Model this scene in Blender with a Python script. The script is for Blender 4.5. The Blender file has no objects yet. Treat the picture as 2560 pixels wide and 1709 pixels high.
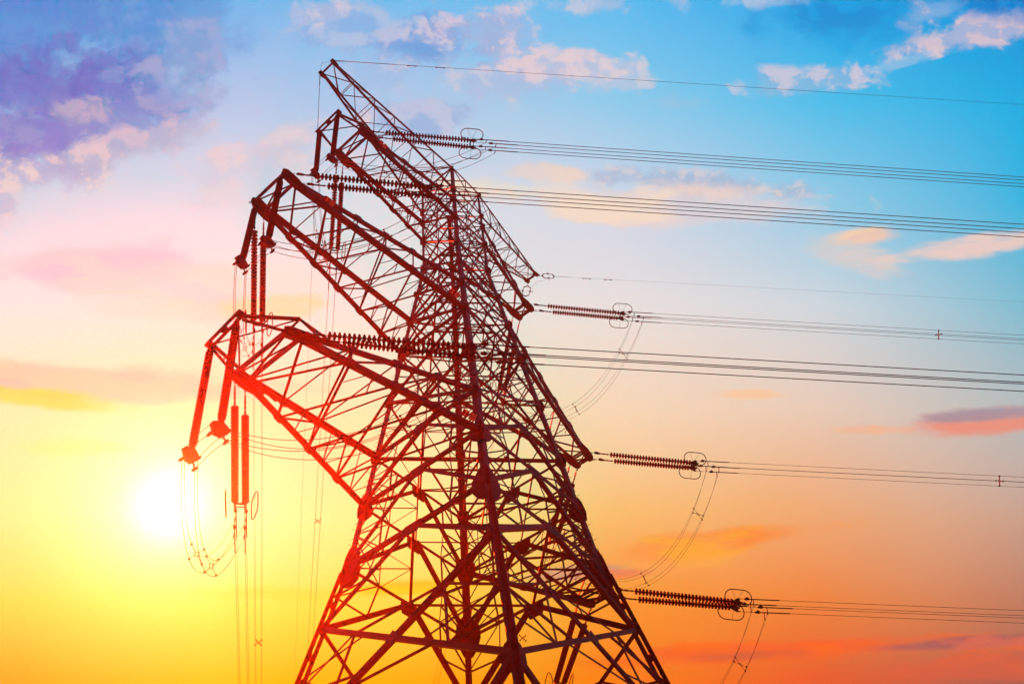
import bpy, math, random
from mathutils import Vector as V, Matrix
random.seed(7)
sc = bpy.context.scene
COL = sc.collection
EYE = 1.7                                   # the tower was measured from eye height; the ground is z = 0

# ------------------------------------------------------------------ materials
def nodemat(name, base, rough=.55, metal=0., var=.35, scale=2.5, bump=0., spec=.3):
    m = bpy.data.materials.new(name); m.use_nodes = True
    nt = m.node_tree; b = nt.nodes['Principled BSDF']
    tc = nt.nodes.new('ShaderNodeTexCoord'); n = nt.nodes.new('ShaderNodeTexNoise')
    n.inputs['Scale'].default_value = scale; n.inputs['Detail'].default_value = 8; n.inputs['Roughness'].default_value = .65
    nt.links.new(tc.outputs['Object'], n.inputs['Vector'])
    r = nt.nodes.new('ShaderNodeValToRGB')
    r.color_ramp.elements[0].position = .3; r.color_ramp.elements[1].position = .72
    r.color_ramp.elements[0].color = [c*(1-var) for c in base]+[1]
    r.color_ramp.elements[1].color = [min(1, c*(1+var)) for c in base]+[1]
    nt.links.new(n.outputs['Fac'], r.inputs['Fac']); nt.links.new(r.outputs['Color'], b.inputs['Base Color'])
    b.inputs['Specular IOR Level'].default_value = spec; b.inputs['Roughness'].default_value = rough; b.inputs['Metallic'].default_value = metal
    if bump:
        bp = nt.nodes.new('ShaderNodeBump'); bp.inputs['Strength'].default_value = bump
        nt.links.new(n.outputs['Fac'], bp.inputs['Height']); nt.links.new(bp.outputs['Normal'], b.inputs['Normal'])
    return m
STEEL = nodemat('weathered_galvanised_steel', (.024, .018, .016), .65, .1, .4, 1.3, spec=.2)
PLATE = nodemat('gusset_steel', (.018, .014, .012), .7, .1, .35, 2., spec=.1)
PORC = nodemat('dark_brown_porcelain', (.008, .006, .005), .9, 0, .25, 6., spec=.04)
FITT = nodemat('forged_fittings', (.012, .01, .01), .75, .1, .3, 4., spec=.1)
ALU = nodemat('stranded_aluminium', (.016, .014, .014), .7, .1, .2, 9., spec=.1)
SIGNW = nodemat('enamel_white', (.75, .72, .7), .4, 0, .06, 5.)
SIGNR = nodemat('enamel_red', (.3, .04, .04), .4, 0, .1, 5.)
SIGNK = nodemat('sign_black', (.03, .02, .02), .5, 0, .1, 5.)
FIELD = nodemat('field_grass', (.06, .075, .03), .9, 0, .5, .35, .4)

# ------------------------------------------------------------------ mesh builder
def perp(a, n):
    n = n - a*n.dot(a)
    if n.length < 1e-5:
        n = a.orthogonal()
    return n.normalized()
class MB:
    def __init__(s): s.v = []; s.f = []; s.m = []
    def add(s, vs, fs, mi=0):
        o = len(s.v); s.v += [V(p) for p in vs]; s.f += [tuple(i+o for i in f) for f in fs]; s.m += [mi]*len(fs)
    def prism(s, sec, p0, p1, e1, e2):
        n = len(sec); vs = [p0+e1*x+e2*y for x, y in sec]+[p1+e1*x+e2*y for x, y in sec]
        fs = [(i, (i+1) % n, n+(i+1) % n, n+i) for i in range(n)]+[tuple(range(n))[::-1], tuple(range(n, 2*n))]
        s.add(vs, fs)
    def angle(s, p0, p1, b, n, t=None, flip=1, out=0.):
        """rolled L angle from p0 to p1; one flange lies in the plane whose normal is n, the other points inward"""
        p0, p1 = V(p0), V(p1); a = p1-p0
        if a.length < 1e-4: return
        a.normalize(); n = perp(a, V(n)); u = a.cross(n)*flip; t = t or max(.006, b*.1)
        p0 = p0-u*b*.45+n*out; p1 = p1-u*b*.45+n*out; m = -n
        s.prism([(0, 0), (b, 0), (b, t), (t, t), (t, b), (0, b)], p0, p1, u, m)
    def corner(s, p0, p1, b, e1, e2, t):
        s.prism([(0, 0), (b, 0), (b, t), (t, t), (t, b), (0, b)], V(p0), V(p1), V(e1), V(e2))
    def bar(s, p0, p1, w, h, n=(0, 0, 1)):
        p0, p1 = V(p0), V(p1); a = p1-p0
        if a.length < 1e-5: return
        a.normalize(); n = perp(a, V(n)); u = a.cross(n)
        s.prism([(-w/2, -h/2), (w/2, -h/2), (w/2, h/2), (-w/2, h/2)], p0, p1, u, n)
    def plate(s, pts, n, t):
        n = V(n).normalized(); k = len(pts); P = [V(p) for p in pts]
        s.add([p+n*t/2 for p in P]+[p-n*t/2 for p in P], [tuple(range(k)), tuple(range(k, 2*k))[::-1]]+[(i, k+i, k+(i+1) % k, (i+1) % k) for i in range(k)])
    def tube(s, pts, r, seg=8, closed=False, rad=None):
        pts = [V(p) for p in pts]; n = len(pts); ref = None; vs = []
        for i, p in enumerate(pts):
            q0 = pts[(i-1) % n] if closed or i > 0 else p; q1 = pts[(i+1) % n] if closed or i < n-1 else p
            a = (q1-q0).normalized()
            ref = perp(a, ref if ref else (V((0, 0, 1)) if abs(a.z) < .9 else V((1, 0, 0)))); b = a.cross(ref); rr = rad[i] if rad else r
            vs += [p+(ref*math.cos(2*math.pi*k/seg)+b*math.sin(2*math.pi*k/seg))*rr for k in range(seg)]
        fs = []
        for i in range(n if closed else n-1):
            j = (i+1) % n
            fs += [(i*seg+k, i*seg+(k+1) % seg, j*seg+(k+1) % seg, j*seg+k) for k in range(seg)]
        if not closed: fs += [tuple(range(seg))[::-1], tuple(range((n-1)*seg, n*seg))]
        s.add(vs, fs)
    def lathe(s, p0, a, prof, seg=14):
        a = V(a).normalized(); s.tube([V(p0)+a*h for h, r in prof], 0, seg, rad=[max(r, .001) for h, r in prof]) if False else s._lathe(V(p0), a, prof, seg)
    def _lathe(s, p0, a, prof, seg):
        u = a.orthogonal().normalized(); w = a.cross(u); n = len(prof); vs = []
        for h, r in prof:
            vs += [p0+a*h+(u*math.cos(2*math.pi*k/seg)+w*math.sin(2*math.pi*k/seg))*max(r, .001) for k in range(seg)]
        fs = [(i*seg+k, i*seg+(k+1) % seg, (i+1)*seg+(k+1) % seg, (i+1)*seg+k) for i in range(n-1) for k in range(seg)]
        fs += [tuple(range(seg))[::-1], tuple(range((n-1)*seg, n*seg))]
        s.add(vs, fs)
    def blob(s, p, a, l, r, seg=10):
        s._lathe(V(p), V(a).normalized(), [(-l/2, .002), (-l*.42, r*.6), (-l*.2, r), (l*.2, r), (l*.42, r*.6), (l/2, .002)], seg)

def wloc(o):
    p = V(o.location)
    return p+wloc(o.parent) if o.parent else p
def obj(name, mb, mat, parent=None, origin=None, smooth=False):
    me = bpy.data.meshes.new(name)
    org = V(origin) if origin else (wloc(parent) if parent else (sum(mb.v, V((0, 0, 0)))/max(1, len(mb.v))))
    me.from_pydata([tuple(p+V((0, 0, 0))-org) for p in mb.v], [], mb.f)
    mats = mat if isinstance(mat, (list, tuple)) else [mat]
    for m in mats: me.materials.append(m)
    if len(mats) > 1: me.polygons.foreach_set('material_index', mb.m)
    if smooth: me.polygons.foreach_set('use_smooth', [True]*len(me.polygons))
    me.update()
    o = bpy.data.objects.new(name, me); COL.objects.link(o)
    if parent:
        o.parent = parent; o.location = org-wloc(parent)
    else: o.location = org
    return o
def empty(name, loc, parent=None):
    o = bpy.data.objects.new(name, None); COL.objects.link(o); o.empty_display_size = .3
    o.location = V(loc)-(wloc(parent) if parent else V((0, 0, 0)))
    if parent: o.parent = parent
    return o
def tag(o, label=None, cat=None, group=None, kind=None):
    for k, x in (('label', label), ('category', cat), ('group', group), ('kind', kind)):
        if x: o[k] = x
    return o
def P(x, y, z): return V((x, y, z+EYE))

# ------------------------------------------------------------------ tower geometry
WAIST = 43.7
def wid(z):
    if z >= WAIST: return 1.5
    if z >= 20.9: return 1.5+(WAIST-z)*.1044
    return 3.88+(20.9-z)*.19
SG = {'F': (-1, -1), 'L': (-1, 1), 'R': (1, -1), 'B': (1, 1)}
FACES = {'FL': ('F', 'L', (-1, 0, 0)), 'FR': ('F', 'R', (0, -1, 0)), 'LB': ('L', 'B', (0, 1, 0)), 'BR': ('B', 'R', (1, 0, 0))}
def node(k, z): a, b = SG[k]; w = wid(z); return P(a*w, b*w, z)
def lerp(a, b, t): return a+(b-a)*t
def mid(f, z): a, b, n = FACES[f]; return lerp(node(a, z), node(b, z), .5)

tower = empty('transmission_tower', (0, 0, 0))
tag(tower, 'tall steel lattice pylon with six crossarms silhouetted against the sunset', 'pylon')

# legs
LEGZ = [53.7, 46.9, WAIST, 34.94, 27.15, 20.9]
def build_leg(k):
    a, b = SG[k]; m = MB(); e1, e2 = V((-a, 0, 0)), V((0, -b, 0))
    for z1, z0, s in ((53.75, WAIST, .19), (WAIST, 34.94, .24), (34.94, 20.9, .275)):
        m.corner(node(k, z1), node(k, z0), s, e1, e2, s*.11)
    # below the big joint the leg is a pair of angles back to back, tied by battens
    z1, z0 = 20.55, -1.7; s = .19
    p1, p0 = node(k, z1), node(k, z0); dg = V((-a, -b, 0)).normalized()*-1
    for sg, x, y in ((1, a, b), (-1, -a, -b)):
        o = dg*(sg*.035-.03); m.corner(p1+o, p0+o, s, V((x, 0, 0)), V((0, y, 0)), .024)
    z = 20.2; ax = (p0-p1).normalized()
    while z > -1.2:
        c = node(k, z)-dg*.03
        m.bar(c-ax*.14, c+ax*.14, .03, .3, dg); m.bar(c-ax*.14, c+ax*.14, .3, .03, dg); z -= 1.15
    if k in 'RL':                            # climbing pegs
        z = 52.6; i = 0
        while z > 0:
            c = node(k, z); d = V((a, 0, 0)) if i % 2 else V((0, b, 0))
            m.tube([c-d*.02, c+d*.19], .011, 5); z -= .42; i += 1
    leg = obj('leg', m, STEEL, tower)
    ax = (node(k, 25)-node(k, 20)).normalized()
    def gusset(z, w, h1, h2):
        g = MB(); c = node(k, z)
        for e, nn in ((e1, V((0, b, 0))), (e2, V((a, 0, 0)))):
            c2 = c+nn*.014
            g.plate([c2+ax*h1-e*.06, c2+ax*h1+e*.30, c2+ax*h1*.35+e*w, c2-ax*h2*.25+e*w*1.03, c2-ax*h2*.75+e*w*.72, c2-ax*h2+e*.28, c2-ax*h2-e*.06, c2-ax*h2*.4-e*.17, c2+ax*h1*.45-e*.15], nn, .022)
        return obj('joint_plate', g, PLATE, leg)
    gusset(24.17, .66, .64, .7); gusset(20.9, .76, .95, .95); gusset(12.4, .5, .45, .6); gusset(6.5, .6, .6, .6)
    for z, w, h in ((27.15, .42, .4), (31, .36, .36), (34.94, .42, .42), (38, .36, .36), (40.8, .26, .28), (WAIST, .3, .34), (46.9, .3, .34), (49.2, .26, .28), (50.6, .24, .26), (53.6, .24, .26)):
        gusset(z, w, h, h)
    return leg
for k in 'FLRB': build_leg(k)

# faces
def hbrace(f, z, b):
    m = MB(); a, c, n = FACES[f]; m.angle(node(a, z), node(c, z), b, n, out=.03)
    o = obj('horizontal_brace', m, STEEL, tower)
    return o
for z, b in ((53.7, .09), (50.6, .09), (49.2, .1), (46.9, .11), (WAIST, .11), (40.8, .08), (38, .13), (34.94, .14), (27.15, .15), (24.17, .16), (20.9, .17), (6.5, .18)):
    for f in FACES: hbrace(f, z, b)
# Lambda panels: from the middle of a horizontal down to both legs
for zt, zb, b in ((27.15, 24.17, .16), (24.17, 20.9, .18), (20.9, 17.95, .2), (6.5, -1.5, .2)):
    for f, (a, c, n) in FACES.items():
        for k in (a, c):
            m = MB(); m.angle(mid(f, zt), node(k, zb), b, n, out=.055, flip=1 if k == a else -1)
            obj('diagonal_brace', m, STEEL, tower)
        if zb > 0:                           # plate where the two diagonals meet
            g = MB(); c0 = mid(f, zt)+V(n)*.062; h = (node(c, zt)-node(a, zt)).normalized(); dn = (mid(f, zb)-mid(f, zt)).normalized()
            g.plate([c0-h*.52+dn*.1, c0-h*.44-dn*.12, c0+h*.44-dn*.12, c0+h*.52+dn*.1, c0+h*.36+dn*.52, c0-h*.36+dn*.52], n, .02)
            obj('centre_plate', g, PLATE, tower)
for f, (a, c, n) in FACES.items():           # below the second joint: V down to the middle of the next horizontal
    for k in (a, c):
        m = MB(); m.angle(node(k, 12.4), mid(f, 6.5), .22, n, out=.055); obj('diagonal_brace', m, STEEL, tower)
# X panels
for zt, zb, b in ((53.7, 50.6, .07), (49.2, 46.9, .08), (46.9, WAIST, .09), (WAIST, 40.8, .1), (40.8, 38, .11), (38, 34.94, .12), (34.94, 31, .125), (31, 27.15, .13), (17.95, 12.4, .19)):
    for f, (a, c, n) in FACES.items():
        m = MB(); m.angle(node(a, zt), node(c, zb), b, n, out=.03); m.angle(node(c, zt), node(a, zb), b, n, out=.03+b*.13, flip=-1)
        w1, w0 = wid(zt), wid(zb); t = w1/(w1+w0); x = lerp(node(a, zt), node(c, zb), t)+V(n)*.05
        h = (node(c, zt)-node(a, zt)).normalized(); dn = (mid(f, zb)-mid(f, zt)).normalized(); q = b*1.7
        m.plate([x-h*q, x-dn*q, x+h*q, x+dn*q], n, .015)
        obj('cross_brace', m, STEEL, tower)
# secondary bracing, one mesh per face panel
def thin(f, edges, b=.055):
    n = FACES[f][2]; groups = []                 # members that share a joint form one part
    def near(p, a, c):
        ac = c-a; t = max(0, min(1, (p-a).dot(ac)/max(1e-6, ac.length_squared))); return (a+ac*t-p).length < .12
    def touch(e, g): return any(near(e[0], *h) or near(e[1], *h) or near(h[0], *e) or near(h[1], *e) for h in g)
    for e in edges:
        hit = [g for g in groups if touch(e, g)]
        groups = [g for g in groups if g not in hit]+[[e]+[x for g in hit for x in g]]
    for g in groups:
        m = MB()
        for p, q in g: m.angle(p, q, b, n, out=.012)
        obj('secondary_lattice', m, STEEL, tower)
for zt, zb in ((27.15, 24.17), (24.17, 20.9), (20.9, 17.95)):
    for f, (a, c, n) in FACES.items():
        E = []
        for k in (a, c):
            Pm = node(k, (zt+zb)/2); D0, D1 = mid(f, zt), node(k, zb); Q = lerp(D0, D1, .52); S = lerp(node(k, zb), mid(f, zb), .5)
            T = lerp(node(k, zt), mid(f, zt), .5)
            E += [(Pm, Q), (Q, S) if zb > 18 else (Q, Pm), (Pm, T), (Q, T)]
            if zb > 18: E += [(Pm, S), (node(k, zb), lerp(Q, S, .5))]
        thin(f, E, .06)
for zt, zb in ((34.94, 31), (31, 27.15), (38, 34.94), (40.8, 38), (WAIST, 40.8), (46.9, WAIST)):
    for f, (a, c, n) in FACES.items():
        E = []; w1, w0 = wid(zt), wid(zb); t = w1/(w1+w0); X = lerp(node(a, zt), node(c, zb), t)
        for k, o in ((a, c), (c, a)):
            zx = lerp(zt, zb, t); Pm = node(k, zx)
            U = lerp(node(k, zt), X, .5); D = lerp(node(k, zb), X, .5)
            E += [(Pm, U), (Pm, D)]
        E += [(lerp(node(a, zt), X, .5), mid(f, zt)), (lerp(node(c, zt), X, .5), mid(f, zt))]
        if zt < 42: E += [(lerp(node(a, zb), X, .5), mid(f, zb)), (lerp(node(c, zb), X, .5), mid(f, zb)), (X, mid(f, zt))]
        thin(f, E, .045)
for f, (a, c, n) in FACES.items():
    E = []; X = lerp(node(a, 17.95), node(c, 12.4), wid(17.95)/(wid(17.95)+wid(12.4)))
    for k in (a, c):
        U = lerp(node(k, 17.95), X, .5); D = lerp(node(k, 12.4), X, .5)
        D2 = lerp(node(k, 12.4), X, .74)
        E += [(node(k, 15.2), U), (node(k, 15.2), D), (U, D), (node(k, 14), D), (D2, node(k, 15.2)), (node(k, 15.8), lerp(U, X, .3))]
    E += [(lerp(node(a, 17.95), X, .5), lerp(node(c, 17.95), X, .5)), (lerp(node(a, 12.4), X, .62), lerp(node(c, 12.4), X, .62))]
    for k in (a, c):
        o = c if k == a else a
        E += [(node(k, 10.5), lerp(node(k, 12.4), mid(f, 6.5), .33)), (node(k, 8.5), lerp(node(k, 12.4), mid(f, 6.5), .66)), (node(k, 10.5), lerp(node(k, 12.4), mid(f, 6.5), .66)),
              (node(k, 2.4), lerp(mid(f, 6.5), node(k, -1.5), .5)), (lerp(mid(f, 6.5), node(k, -1.5), .5), lerp(node(k, 6.5), mid(f, 6.5), .5))]
    thin(f, E, .075)
# level diaphragms
for z, b, cross in ((53.7, .06, 1), (50.6, .06, 1), (49.2, .06, 1), (46.9, .07, 1), (WAIST, .07, 1), (40.8, .05, 0), (38, .08, 1), (34.94, .09, 1), (31, .06, 0), (27.15, .1, 1), (24.17, .07, 0), (20.9, .13, 0), (12.4, .08, 0), (6.5, .12, 0)):
    m = MB(); up = (0, 0, -1)
    for f, g in (('FL', 'FR'), ('FR', 'BR'), ('BR', 'LB'), ('LB', 'FL')): m.angle(mid(f, z), mid(g, z), b, up, out=.06)
    if cross:
        m.angle(node('F', z), node('B', z), b*.8, up, out=.1); m.angle(node('L', z), node('R', z), b*.8, up, out=.14)
    if z in (20.9, 24.17):
        for f, k1, k2 in (('FL', 'F', 'L'), ('FR', 'F', 'R'), ('LB', 'L', 'B'), ('BR', 'B', 'R')):
            pass
        for (f, g, k) in (('FL', 'FR', 'F'), ('FR', 'BR', 'R'), ('BR', 'LB', 'B'), ('LB', 'FL', 'L')):
            m.angle(lerp(mid(f, z), mid(g, z), .5), node(k, z), .06, up, out=.1)
            m.angle(lerp(mid(f, z), mid(g, z), .5), lerp(mid(f, z), node(k, z), .5), .04, up, out=.1)
            m.angle(lerp(mid(f, z), mid(g, z), .5), lerp(mid(g, z), node(k, z), .5), .04, up, out=.1)
    obj('plan_bracing', m, STEEL, tower)
# concrete feet
for k in 'FLRB':
    c = node(k, -1.7); m = MB(); m._lathe(V((c.x, c.y, -.1)), V((0, 0, 1)), [(0, .75), (.55, .7), (.62, .64)], 18); obj('footing', m, nodemat('footing_concrete', (.3, .29, .27), .85), tower)

# ------------------------------------------------------------------ crossarms
ARMS = {  # side, z bottom chord, z top chord, outer tip (x, half width, z), inner tip, bays
 'TL': (-1, 46.9, 49.2, (-9.68, 1.04, 47.21), (-9.10, 1.13, 47.17), 5),
 'ML': (-1, 34.94, 38., (-13.88, 1.12, 35.44), (-13.25, 1.17, 35.26), 6),
 'BL': (-1, 24.17, 27.15, (-12.35, 1.55, 24.24), (-11.73, 1.71, 24.34), 4),
 'TR': (1, 46.9, 49.2, (7.70, .52, 46.46), (7.04, .58, 46.48), 4),
 'MR': (1, 34.94, 38., (11.55, .47, 34.73), (11.0, .57, 34.86), 5),
 'BR': (1, 24.17, 27.15, (10.07, .54, 24.07), (9.35, .83, 24.11), 4)}
OUTRIG = {'TL': ((-11.37, -.78, 47.15), (-11.36, .82, 47.15)), 'BL': ((-13.93, -.55, 24.55), (-13.80, 1.24, 24.55))}
ARMNAME = {'TL': 'upper left', 'ML': 'middle left', 'BL': 'lower left', 'TR': 'upper right', 'MR': 'middle right', 'BR': 'lower right'}
def mesh_part(name, edges, parent, mat=STEEL):
    m = MB()
    for e in edges: m.angle(*e)
    return obj(name, m, mat, parent)
def truss(arm, nb, A0, A1, B0, B1, C0, C1, D0, D1, b, sd):
    """A,B bottom chords (near, far), C,D top chords; 0 = tower, 1 = tip"""
    ch = lambda p, q, t: lerp(p, q, t)
    ts = [i/nb for i in range(nb+1)]
    up, dn, ny, py = (0, 0, 1), (0, 0, -1), (0, -1, 0), (0, 1, 0)
    E = []
    for i in range(nb):
        a0, a1, b0, b1 = ch(A0, A1, ts[i]), ch(A0, A1, ts[i+1]), ch(B0, B1, ts[i]), ch(B0, B1, ts[i+1])
        E += [(a0, b1, b, dn, None, 1, .02), (b0, a1, b, dn, None, -1, .02+b*.14)]
    BL_ = E; E = []
    for i in range(nb):
        c0, c1, d0, d1 = ch(C0, C1, ts[i]), ch(C0, C1, ts[i+1]), ch(D0, D1, ts[i]), ch(D0, D1, ts[i+1])
        E += [(c0, d1, b*.75, up, None, 1, .02) if i % 2 else (d0, c1, b*.75, up, None, 1, .02)]
        if i: E += [(c0, d0, b*.6, up, None, 1, .02)]
    mesh_part('top_lacing', E, arm)
    for (p0, p1, q0, q1, nn) in ((A0, A1, C0, C1, ny), (B0, B1, D0, D1, py)):
        E = []
        for i in range(nb-1):
            a0, a1, c0, c1 = ch(p0, p1, ts[i]), ch(p0, p1, ts[i+1]), ch(q0, q1, ts[i]), ch(q0, q1, ts[i+1])
            E += [(a1, c1, b*.55, nn, None, 1, .015), (c0, a1, b*.6, nn, None, 1, .015)]
            if i < 2:
                E += [(lerp(a0, a1, .5), lerp(c0, a1, .5), b*.4, nn), (lerp(c0, c1, .5), lerp(c0, a1, .5), b*.4, nn)]
        mesh_part('side_lacing', E, arm)
    # small ties that stiffen the bottom lacing
    E = BL_
    for i in range(nb-1):
        a0, a1, b0, b1 = ch(A0, A1, ts[i]), ch(A0, A1, ts[i+1]), ch(B0, B1, ts[i]), ch(B0, B1, ts[i+1])
        x = lerp(a0, b1, .5)
        E += [(lerp(a0, x, .5), lerp(a0, a1, .5), b*.4, dn), (lerp(a0, a1, .5), lerp(a1, x, .5), b*.4, dn), (lerp(b0, x, .5), lerp(b0, b1, .5), b*.4, dn), (lerp(b0, b1, .5), lerp(b1, x, .5), b*.4, dn)]
    mesh_part('bottom_lacing', E, arm)
def chord_plates(m, p0, p1, nn, nb):
    ax = (p1-p0).normalized(); side = perp(ax, V(nn)).cross(ax)
    for i in range(1, nb):
        c = lerp(p0, p1, i/nb)+V(nn)*.03
        m.plate([c-ax*.26-side*.08, c-ax*.14-side*.17, c+ax*.14-side*.17, c+ax*.26-side*.08, c+ax*.26+side*.08, c+ax*.14+side*.17, c-ax*.14+side*.17, c-ax*.26+side*.08], nn, .016)
def crossarm(key):
    s, zb, zt, to, ti, nb = ARMS[key]
    arm = empty('crossarm', P(s*wid(zb), 0, zb), tower); arm['label'] = ARMNAME[key]+' crossarm of tapering lattice'
    big = .245 if key[0] in 'MB' else .215
    up, dn = (0, 0, 1), (0, 0, -1)
    def tp(t, sg, dz=0.): return P(t[0], sg*t[1], t[2]+dz)
    A0, B0 = P(s*wid(zb), -wid(zb), zb), P(s*wid(zb), wid(zb), zb)
    C0, D0 = P(s*wid(zt), -wid(zt), zt), P(s*wid(zt), wid(zt), zt)
    Ai, Bi, Ao, Bo = tp(ti, -1), tp(ti, 1), tp(to, -1), tp(to, 1)
    Ci, Di = tp(ti, -1, .22), tp(ti, 1, .22)
    left = s < 0
    for p0, pi, po, b, nn, dbl in ((A0, Ai, Ao, big, (0, -1, 0), 1), (B0, Bi, Bo, big*(.8 if left else 1), (0, 1, 0), 0 if left else 1)):
        m = MB(); m.angle(p0, pi, b, nn); m.angle(pi, po, b, nn)
        if dbl: m.angle(p0+V((0, 0, -.012)), po+V((0, 0, -.012)), b*.8, nn, flip=-1)
        chord_plates(m, p0, pi, nn, nb); obj('bottom_chord', m, STEEL, arm)
    for p0, pi, po, b, nn, dbl in ((C0, Ci, Ao, big*(.75 if left else .8), (0, -1, 0), 0), (D0, Di, Bo, big*(1. if left else .8), (0, 1, 0), 1 if left else 0)):
        m = MB(); m.angle(p0, pi, b, nn); m.angle(pi, po+V((0, 0, .1)), b, nn)
        if dbl: m.angle(p0+V((0, 0, .012)), pi+V((0, 0, .012)), b*.8, nn, flip=-1)
        chord_plates(m, p0, pi, nn, nb); obj('top_chord', m, STEEL, arm)
    truss(arm, nb, A0, Ai, B0, Bi, C0, Ci, D0, Di, {'T': .085, 'M': .1, 'B': .12}[key[0]], None)
    # end frame
    m = MB()
    for p, q in ((Ao, Bo), (Ai, Bi)):
        for dz in (0, .2):
            m.angle(p+V((0, 0, dz)), q+V((0, 0, dz)), .09, (s, 0, 0), out=.05); 
    m.angle(Ai, Bo, .08, dn, out=.03); m.angle(Bi, Ao, .08, dn, out=.05)
    c = lerp(Ao, Bo, .5)+V((s*.06, 0, .1)); h = (Bo-Ao)
    m.plate([c-h*.2+V((0, 0, .1)), c+h*.2+V((0, 0, .1)), c+h*.24-V((0, 0, .1)), c-h*.24-V((0, 0, .1))], (s, 0, 0), .02)
    obj('end_frame', m, STEEL, arm)
    for sg, po, pi in ((-1, Ao, Ai), (1, Bo, Bi)):
        m = MB(); ax = (po-pi).normalized(); n = V((0, sg, 0))
        for nn, off in ((V((0, sg, 0)), V((0, sg*.035, .08))), (V((0, 0, 1)), V((0, 0, -.03)))):
            u = perp(ax, nn.cross(ax))
            u = nn.cross(ax).normalized()
            c0, c1 = pi+off, po+off
            m.plate([c0-ax*.65-u*.12, c0-ax*.15-u*.24, c1-ax*.1-u*.26, c1+ax*.16-u*.14, c1+ax*.2+u*.1, c1+ax*.02+u*.24, c0+u*.27, c0-ax*.65+u*.13], nn, .024)
        for p in (po, pi):                   # shackle eyes below the end plate
            for dx in (-.16, .16):
                c = p+V((dx, sg*.16, -.12)); m.tube([c+V((.055*math.cos(t*math.pi/4), 0, .055*math.sin(t*math.pi/4))) for t in range(8)], .014, 6, True)
        obj('end_plate', m, PLATE, arm)
    if key in OUTRIG:
        qa, qb = [P(*q) for q in OUTRIG[key]]
        pa, pb = Ai+V((-.35, -.1, .72)), Bi+V((-.35, .1, .72))
        if key == 'TL': pa, pb = Ai+V((-.6, -.15, .42)), Bi+V((-.6, .1, .42))
        m = MB()
        for p, q, tip, chd0, nn in ((pa, qa, Ao, C0, (0, -1, 0)), (pb, qb, Bo, D0, (0, 1, 0))):
            m.bar(p, q+V((0, 0, .06)), .12, .1); m.bar(tip, lerp(p, q, .93)-V((0, 0, .16)), .09, .09)
            m.angle(p, tip, .1, nn); m.angle(p, lerp(Ai if nn[1] < 0 else Bi, chd0, .2), .13, nn)
            m.angle(p, lerp(Ai if nn[1] < 0 else Bi, chd0, .12), .09, nn)
            k = lerp(tip, q, .5); m.angle(lerp(p, q, .5), k, .06, nn)
        m.angle(pa, qb, .07, up); m.angle(pb, qa, .07, up)
        ov = (qb-qa).normalized()*.18
        m.bar(qa-ov+V((.10, 0, .06)), qb+ov+V((.10, 0, .06)), .1, .13); m.bar(qa-ov+V((-.12, 0, .06)), qb+ov+V((-.12, 0, .06)), .1, .13)
        for t in (-.05, .5, 1.05):
            c = lerp(qa, qb, t); m.bar(c-ov.normalized()*.16+V((-.01, 0, .06)), c+ov.normalized()*.16+V((-.01, 0, .06)), .3, .1)
        obj('outrigger', m, STEEL, arm)
    return arm
for k in ARMS: crossarm(k)
EARTH = {'EL': (-1, (-12.31, .58, 54.39), 6), 'ER': (1, (9.63, .46, 53.08), 6)}
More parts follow.
